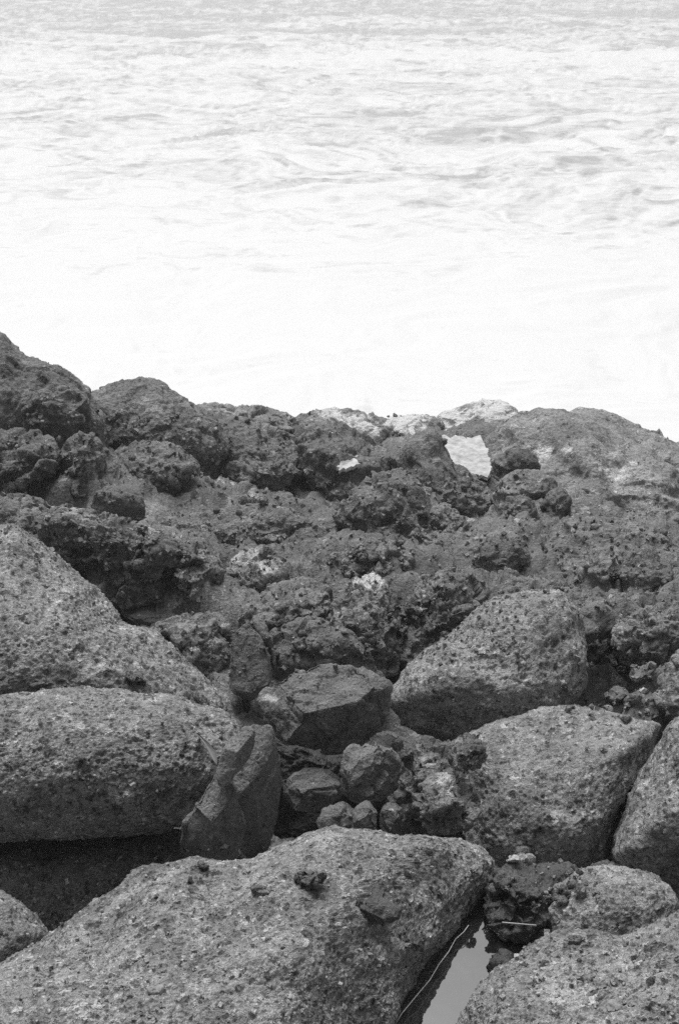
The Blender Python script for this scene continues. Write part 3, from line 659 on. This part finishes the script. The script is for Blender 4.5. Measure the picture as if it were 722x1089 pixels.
# ------------------------------------------------------------------ stones set on the surfaces
def perch(name, label, cx, cy, w, h, kind='block', mat=None, sink=.25, sd=0, tone0=0., group=None, cat='stone', npl=5, res=1.3, flat=.8):
    rng = np.random.RandomState(int(cx * 7 + cy * 13) + sd)
    d = surf_depth(cx, cy + h * .25)
    if d > 100: return None
    r = ray(cx, cy)
    Y = r[1] * (d + (sink - .5) * h * d / F * 1.2)
    n = 9 if w > 12 else 6
    th = np.arange(n) / n * 2 * math.pi + rng.rand() + rng.uniform(-.25, .25, n)
    rr = 1 + rng.uniform(-.38, .22, n)
    pl = [(cx + w / 2 * math.cos(t) * q, cy + h / 2 * math.sin(t) * q) for t, q in zip(th, rr)]
    keep = ZB.copy()
    o = rock(name, label, pl, kind=kind, mat=mat, Y=Y, flat=flat, box=2.6 if w > 12 else 6, nplanes=npl, res=res, base=False, tone0=tone0, cat=cat, group=group, k=1.5 if w > 12 else .9, sm=0, seed=int(cx * 31 + cy * 17) % 9973 + 20000)
    ZB[:] = keep
    u, v, dd = project(LAST[0])
    zb = ZB[np.clip(((v + 100) / 2).astype(int), 0, ZB.shape[0] - 1), np.clip(((u + 200) / 2).astype(int), 0, ZB.shape[1] - 1)]
    if (dd < zb - .003).mean() < .2:          # swallowed by the rock it lies on
        bpy.data.objects.remove(o); return None
    return o
perch('stone', 'small knob of rock perched on the left skyline', 64, 384, 11, 15, mat=M['hill'], sink=.0)
perch('stone', 'large dark angular stone embedded in the foreground slab right of centre', 398, 966, 60, 44, flat=.45, sink=.62, tone0=-.6, npl=7)
perch('stone', 'dark triangular stone embedded just below the largest dark one', 440, 996, 30, 28, flat=.4, sink=.66, tone0=-.6, npl=7)
perch('stone', 'dark blocky stone standing on the crest of the foreground slab', 329, 935, 36, 26, kind='crag', flat=.8, sink=.5, tone0=-.05, mat=M['basalt'])
perch('stone', 'flat dark stone embedded left of the blocky one on the slab', 277, 949, 28, 16, flat=.4, sink=.7, tone0=-.15)
perch('stone', 'rough dark lump on the upper left edge of the foreground slab', 217, 922, 18, 15, sink=.5, tone0=-.3, kind='crag', mat=M['basalt'])
perch('stone', 'dark round stone sitting where the pillow boulder meets the pale slope', 144, 725, 26, 20, sink=.3, tone0=-.15, kind='crag', mat=M['basalt'])
perch('stone', 'dark flat stone half buried on the slope at the left above the pillow boulder', 42, 727, 28, 12, sink=.5, tone0=-.2)
perch('stone', 'dark stone at the edge of the large pale pool, upper left', 471, 470, 12, 9, sink=-.1, tone0=-.3)
for pl, (_, z) in ((POOL_A, BASINS[0]), (POOL_B, BASINS[1])):
    gx, gy = np.meshgrid(np.arange(350, 530, 1.), np.arange(455, 510, 1.)); gx, gy = gx.ravel(), gy.ravel()
    m = in_poly(gx, gy, pl); Q = at_z(gx[m], gy[m], z + .004); splat(Q)
for q in [(486, 468, 4), (497, 466, 3), (509, 478, 4), (512, 490, 5), (500, 498, 4), (492, 478, 2.5), (516, 503, 6), (478, 490, 6), (484, 481, 2.5)]:
    perch('loose_stone', 'tiny dark stone poking out of the large pale pool', q[0], q[1], q[2], q[2] * .7, sink=.1, tone0=-.3, group='stones in the large pale pool', sd=3)
for q in [(330, 439, 4), (404, 444, 4), (412, 442, 5), (420, 441, 6), (426, 442, 4), (374, 436, 4)]:
    perch('loose_stone', 'small loose stone standing on the skyline above the painted centre pools', q[0], q[1] + .5, q[2], q[2] * .7, sink=.8, group='loose stones along the skyline', sd=5, mat=M['hill'])
perch('stone', 'pale whitish stone at the head of the water crack', 545, 913, 22, 14, mat=M['pale'], sink=.2, npl=3)
perch('stone', 'small dark flat stone on the lower right slab', 609, 1000, 16, 9, sink=.5, tone0=-.3, flat=.5)
perch('stone', 'pale oval pebble set in the lower right slab', 652, 1072, 20, 11, mat=M['pale'], sink=.95, tone0=-.3, npl=2, flat=.25)
perch('stone', 'grey oval pebble set in the middle of the foreground slab', 167, 1051, 24, 12, mat=M['pale'], sink=.95, tone0=-.4, npl=2, flat=.25)
perch('stone', 'thin flat stone near the crest of the lower right hump', 600, 955, 30, 9, sink=.3, tone0=-.2, flat=.4)
perch('stone', 'small brown-dark chip at the bend of the water crack', 528, 897, 24, 12, sink=.3, tone0=-.2)
perch('stone', 'little pale chip on the dark slope left of the largest pool', 431, 515, 7, 5, mat=M['pale'], sink=-.2, npl=2)
perch('stone', 'tiny white chip at the foot of the dark slope', 513, 558, 8, 6, mat=M['pale'], sink=-.8, npl=2)

# grit and crumbs: far too many to count
def grit(name, regions, mat):
    rng = np.random.RandomState(77)
    VV, FF, TT = [], [], []
    for (n, x0, y0, x1, y1, w0, w1) in regions:
        for _ in range(n):
            x, y = rng.uniform(x0, x1), rng.uniform(y0, y1)
            d = surf_depth(x, y, 0)
            if d > 30: continue
            p = CAM + ray(x, y) * d
            if any(in_poly(p[:1], p[1:2], pl)[0] for pl, _ in BASINS) or (p[2] < 8.6 and p[1] < 3.2 and 420 < x < 560): continue
            w = (w0 + (w1 - w0) * rng.rand() ** 2.5) * d / F
            q = np.array([(a, b, c_) for a in (-1, 1) for b in (-1, 1) for c_ in (-1, 1)], float)
            q = q * rng.uniform(.55, 1.1, (8, 3)) * w / 2 * np.array([1, 1, .7])
            R_ = np.linalg.qr(rng.normal(size=(3, 3)))[0]
            q = q @ R_ + p
            o_ = len(VV) * 8
            VV.append(q)
            FF.append(np.array([(0, 1, 3, 2), (4, 6, 7, 5), (0, 4, 5, 1), (2, 3, 7, 6), (0, 2, 6, 4), (1, 5, 7, 3)]) + o_)
            TT.append(np.full(8, rng.uniform(-.3, .6)))
    o = mesh_obj(name, np.concatenate(VV), np.concatenate(FF), mat, attrs={'tone': np.concatenate(TT)}, smooth=False)
    o['kind'] = 'stuff'
grit('grit', [(1000, -20, 440, 360, 600, 1.2, 6), (1100, 340, 500, 560, 700, 1.2, 6), (500, 560, 540, 740, 660, 1.2, 5), (400, 180, 560, 340, 720, 1.2, 6), (160, 500, 900, 640, 970, 1.5, 7), (120, 600, 690, 710, 765, 1.5, 8)], M['crag'])
grit('gravel', [(420, 20, 900, 520, 1089, 2, 7), (60, 0, 740, 230, 860, 1.5, 5), (200, 500, 990, 722, 1089, 2, 7), (60, 430, 650, 690, 840, 1.5, 5), (50, 0, 590, 200, 720, 1.5, 5)], M['tuff'])

rng = np.random.RandomState(5)
def scatter(n, box, w0, w1, label, group, tone=(-.3, .25), mat=None, test=None):
    k = 0; tries = 0
    while k < n and tries < n * 12:
        tries += 1
        x = rng.uniform(box[0], box[2]); y = rng.uniform(box[1], box[3])
        if test and not test(x, y): continue
        if surf_depth(x, y) > 60: continue
        w = w0 + (w1 - w0) * rng.rand() ** 2.2
        kd = 'crag' if rng.rand() < .5 else 'block'
        perch('loose_stone', label, x, y, w, w * rng.uniform(.5, .85), kind=kd, mat=mat or M['crag'], sink=rng.uniform(.1, .45), sd=k, tone0=rng.uniform(*tone), group=group, res=1.4)
        k += 1
scatter(55, (20, 430, 340, 545), 4, 15, 'small loose stone lying on the dark left slopes', 'loose stones on the left slopes')
scatter(45, (340, 460, 560, 620), 4, 14, 'small loose stone lying on the dark central slope', 'loose stones on the central slope', test=lambda x, y: not (455 < x < 530 and y < 515))
scatter(25, (570, 550, 722, 650), 4, 13, 'small loose stone on the lower flank of the big right dome', 'loose stones on the right flank')
scatter(45, (230, 575, 520, 710), 5, 20, 'loose angular stone among the craggy rocks in the middle', 'loose stones among the central crags', tone=(-.3, .4))
scatter(18, (500, 905, 640, 965), 6, 20, 'loose wet stone in the rubble at the head of the water crack', 'rubble at the head of the crack', tone=(-.2, .5), mat=M['crag'])
scatter(10, (602, 715, 700, 765), 6, 14, 'loose stone on the floor of the cave-like hollow', 'stones in the hollow', tone=(-.4, .1))

# ------------------------------------------------------------------ twig, cord, leaf
def tube(name, pts, rad, mat, sides=6):
    pts = np.array(pts, float); n = len(pts)
    T = np.gradient(pts, axis=0); T /= np.linalg.norm(T, axis=1, keepdims=True)
    A = np.cross(T, [0.1, .2, 1]); A /= np.linalg.norm(A, axis=1, keepdims=True); B = np.cross(T, A)
    rr = np.asarray(rad) if np.ndim(rad) else np.full(n, rad)
    th = np.arange(sides) / sides * 2 * math.pi
    P = (pts[:, None] + rr[:, None, None] * (np.cos(th)[None, :, None] * A[:, None] + np.sin(th)[None, :, None] * B[:, None])).reshape(-1, 3)
    g = np.arange(n * sides).reshape(n, sides)
    fc = np.stack([g[:-1], np.roll(g, -1, 1)[:-1], np.roll(g, -1, 1)[1:], g[1:]], -1).reshape(-1, 4)
    return mesh_obj(name, P, fc, mat)
def on(px, py, lift=.004):
    return CAM + ray(px, py) * (surf_depth(px, py, 1) - lift)
c = np.array([(499, 984), (494, 991), (485, 999), (478, 1012), (468, 1025), (458, 1042), (447, 1055), (438, 1066), (428, 1078), (417, 1096)], float)
tt = np.linspace(0, len(c) - 1, 46)
cx = np.interp(tt, range(len(c)), c[:, 0]); cy = np.interp(tt, range(len(c)), c[:, 1])
cc = at_z(cx - 1, cy, 8.478 + .004 * np.sin(tt * 2.3))
tag(tube('cord', cc, .0012, M['cord']), 'thin pale wavy cord trailing along the left bank of the water crack', 'cord')
p0, p1 = on(484, 909, .012), on(506, 897, .012)
tag(tube('twig', [p0 * (1 - t) + p1 * t + np.array([0, 0, .004 * math.sin(t * 3.1)]) for t in np.linspace(0, 1, 8)], np.linspace(.0035, .002, 8), M['twig']), 'short pale dry twig lying on the right end of the foreground slab', 'twig')
p0, p1 = on(534, 981, .02), on(570, 984, .02)
tag(tube('twig', [p0 * (1 - t) + p1 * t for t in np.linspace(0, 1, 6)], np.linspace(.002, .0015, 6), M['twig']), 'thin straight grey twig at the water under the ragged wet rock', 'twig')
def leaf():
    L = [(209, 779, .3), (215, 785, 1.2), (221, 792, 2.2), (226, 800, 2.8), (229, 807, 2.2), (231, 813, .4)]
    P = []
    for x, y, w in L:
        for sx, lf in ((-1, .016), (0, .010), (1, .018)):
            P.append(on(x + sx * w, y - sx * w * .5, lf + .01))
    P = np.array(P); n = len(P)
    Q = P - np.array([0, -.001, .003])
    g = np.arange(n).reshape(-1, 3)
    f = np.stack([g[:-1, :-1], g[:-1, 1:], g[1:, 1:], g[1:, :-1]], -1).reshape(-1, 4)
    fc = np.concatenate([f, f[:, ::-1] + n])
    return mesh_obj('dry_leaf', np.concatenate([P, Q]), fc, M['leaf'])
tag(leaf(), 'narrow pale dry leaf caught on the right side of the pillow-shaped boulder', 'leaf')

# ------------------------------------------------------------------ sea
def sea():
    def Ysea(r):
        a = PITCH + math.atan((r - 544.5) / F)
        return CAMZ / math.tan(a)
    Ys = np.array([Ysea(r) for r in np.arange(640, -20, -1.4)])
    Ys = np.concatenate([Ys, np.geomspace(Ys[-1] * 1.02, 1600, 60)])
    s = np.concatenate([np.linspace(-3, -.3, 30)[:-1], np.linspace(-.3, .3, 440), np.linspace(.3, 3, 30)[1:]])
    Yg, Sg = np.meshgrid(Ys, s, indexing='ij'); Xg = Sg * Yg
    x, y = Xg.ravel(), Yg.ravel()
    P = np.stack([x, y, 0 * x], 1)
    W = P + np.stack([fbm(P, .12, 3, 50), fbm(P, .12, 3, 60), 0 * x], 1) * 4
    an = np.array([.45, 1.0, 1.0])
    far = sstep(160, 400, y)
    z = (fbm(W * an, .09, 2, 70) * .28 + ridged(W * an, .33, 3, 80) * .28 + fbm(W * np.array([.6, 1, 1]), 1.1, 3, 90) * .085) * (1 - far * .8) * (1 - .55 * sstep(60, 36, y))
    P[:, 2] = z
    # foam cover: solid near shore, streaks offshore; dark wave-face reflection painted in
    st = fbm(W * np.array([.22, 1, 1]), .16, 4, 100, .6)
    lace = ridged(W * np.array([.5, 1, 1]), .5, 4, 110)
    near_ = sstep(62, 34, y + 6 * fbm(P * np.array([.3, 1, 1]), .08, 2, 120))
    rip_shade = ridged(W * np.array([.4, 1, 1]), 1.0, 3, 130)  # ripples painted darker, as wave faces that reflect less sky
    rip_shade2 = ridged(W * np.array([.35, 1, 1]), .42, 2, 140)
    lace2 = ridged(W * np.array([.55, 1, 1]), 1.3, 3, 150)
    band = np.exp(-((y - 87 + 7 * fbm(P * np.array([.5, 1, 1]), .05, 2, 160) - x * .06) / 4.5) ** 2)
    foam = .40 + .47 * near_ + .35 * band + st * .26 * (1 - .7 * near_) + ((lace - .55) * .6 + (lace2 - .55) * .6) * (1 - .5 * near_) - .55 * sstep(.75, 1.05, rip_shade) * (1 - .55 * near_) - .3 * sstep(.8, 1.1, rip_shade2) * (1 - .6 * near_)
    foam = np.clip(foam - .28 * sstep(80, 125, y), 0, 1)
    nr, nc = Yg.shape; g = np.arange(nr * nc).reshape(nr, nc)
    fc = np.stack([g[:-1, :-1], g[:-1, 1:], g[1:, 1:], g[1:, :-1]], -1).reshape(-1, 4)
    m, nt, b = new_mat('foaming_sea'); Nn = nt.nodes; L = nt.links
    a = Nn.new('ShaderNodeAttribute'); a.attribute_name = 'foam'
    ge = Nn.new('ShaderNodeNewGeometry'); mp = Nn.new('ShaderNodeMapping'); mp.inputs['Scale'].default_value = (.6, 1.2, 1)
    n1 = Nn.new('ShaderNodeTexNoise'); n1.inputs['Scale'].default_value = 2.6; n1.inputs['Detail'].default_value = 6; n1.inputs['Roughness'].default_value = .7
    L.new(ge.outputs['Position'], mp.inputs[0]); L.new(mp.outputs[0], n1.inputs['Vector'])
    ad = Nn.new('ShaderNodeMath'); ad.operation = 'MULTIPLY_ADD'; ad.inputs[1].default_value = 1.1; L.new(n1.outputs[0], ad.inputs[0])
    su = Nn.new('ShaderNodeMath'); su.operation = 'SUBTRACT'; su.inputs[1].default_value = .55; L.new(a.outputs['Fac'], su.inputs[0]); L.new(su.outputs[0], ad.inputs[2])
    rp = Nn.new('ShaderNodeValToRGB'); e = rp.color_ramp.elements
    e[0].position = 0; e[0].color = (.4, .4, .4, 1); e[1].position = .62; e[1].color = (.74, .74, .74, 1)
    q = e.new(.3); q.color = (.6, .6, .6, 1)
    L.new(ad.outputs[0], rp.inputs[0]); L.new(rp.outputs[0], b.inputs['Base Color'])
    b.inputs['Roughness'].default_value = .45; b.inputs['IOR'].default_value = 1.33
    o = mesh_obj('sea', P, fc, m, attrs={'foam': foam}, origin=np.array([0, 0, 0]))
    o['kind'] = 'structure'
sea()

# ------------------------------------------------------------------ sea haze
def haze():
    x, y0, y1, z0, z1 = 5200, -40, 1700, -12, CAMZ + 3
    v = [(sx * x, yy, zz) for zz in (z0, z1) for sx, yy in ((-1, y0), (1, y0), (1, y1), (-1, y1))]
    f = [(0, 3, 2, 1), (4, 5, 6, 7), (0, 1, 5, 4), (1, 2, 6, 5), (2, 3, 7, 6), (3, 0, 4, 7)]
    me = bpy.data.meshes.new('haze'); me.from_pydata(v, [], f)
    m = bpy.data.materials.new('sea_haze'); m.use_nodes = True; nt = m.node_tree
    nt.nodes.remove(nt.nodes['Principled BSDF'])
    pv = nt.nodes.new('ShaderNodeVolumePrincipled'); pv.inputs['Density'].default_value = HAZE
    pv.inputs['Color'].default_value = (.95, .95, .95, 1); pv.inputs['Anisotropy'].default_value = .3
    nt.links.new(pv.outputs[0], nt.nodes['Material Output'].inputs['Volume'])
    me.materials.append(m); o = bpy.data.objects.new('haze', me); COL.objects.link(o); o['kind'] = 'stuff'
# small stones that ended up wholly inside or behind larger rocks are taken away
bpy.context.view_layer.update()
dg_ = bpy.context.evaluated_depsgraph_get()
gone = []
for o in [o for o in COL.objects if o.type == 'MESH' and o.name.split('.')[0] in ('loose_stone', 'stone')]:
    n_ = len(o.data.vertices); seen = False
    for k in range(0, n_, max(1, n_ // 160)):
        p = o.matrix_world @ o.data.vertices[k].co; dr = (p - Vector(CAM)).normalized()
        h = bpy.context.scene.ray_cast(dg_, Vector(CAM), dr)
        if h[0] and h[4].name == o.name: seen = True; break
    if not seen: gone.append(o)
print('hidden stones removed:', len(gone))
for o in gone: bpy.data.objects.remove(o)
HAZE = .0024
haze()

# ------------------------------------------------------------------ light, world, camera
sc = bpy.context.scene
EL, AZ = math.radians(66), math.radians(-20)     # high, behind the rocks, a little to the left; AZ from +Y towards +X
sd = Vector((math.sin(AZ) * math.cos(EL), math.cos(AZ) * math.cos(EL), math.sin(EL)))
su = bpy.data.lights.new('sun', 'SUN'); su.energy = 1.5; su.angle = math.radians(36); su.color = (1, 1, 1)
so = bpy.data.objects.new('sun', su); COL.objects.link(so); so.rotation_euler = sd.to_track_quat('Z', 'Y').to_euler(); so.location = (0, 0, 40)
w = bpy.data.worlds.new('World'); sc.world = w; w.use_nodes = True; nt = w.node_tree
sky = nt.nodes.new('ShaderNodeTexSky'); sky.sky_type = 'NISHITA'; sky.sun_disc = False
sky.sun_elevation = EL; sky.sun_rotation = AZ; sky.air_density = 1; sky.dust_density = 3
bw = nt.nodes.new('ShaderNodeRGBToBW'); nt.links.new(sky.outputs[0], bw.inputs[0]); nt.links.new(bw.outputs[0], nt.nodes['Background'].inputs[0])
nt.nodes['Background'].inputs[1].default_value = .06

cam = bpy.data.cameras.new('camera'); co = bpy.data.objects.new('camera', cam); COL.objects.link(co)
co.location = (0, 0, CAMZ); co.rotation_euler = (math.radians(90) - PITCH, 0, 0)
cam.sensor_fit = 'VERTICAL'; cam.sensor_height = 36; cam.sensor_width = 24; cam.lens = 50; cam.clip_start = .05; cam.clip_end = 8000
sc.camera = co
sc.render.engine = 'CYCLES'
sc.cycles.max_bounces = 6; sc.cycles.diffuse_bounces = 2; sc.cycles.glossy_bounces = 3; sc.cycles.volume_bounces = 1
sc.cycles.use_denoising = False; sc.cycles.sample_clamp_indirect = 1.5; sc.cycles.sample_clamp_direct = 6.0
vs = sc.view_settings; vs.view_transform = 'Standard'; vs.look = 'None'; vs.exposure = .97; vs.gamma = 1; vs.use_curve_mapping = False
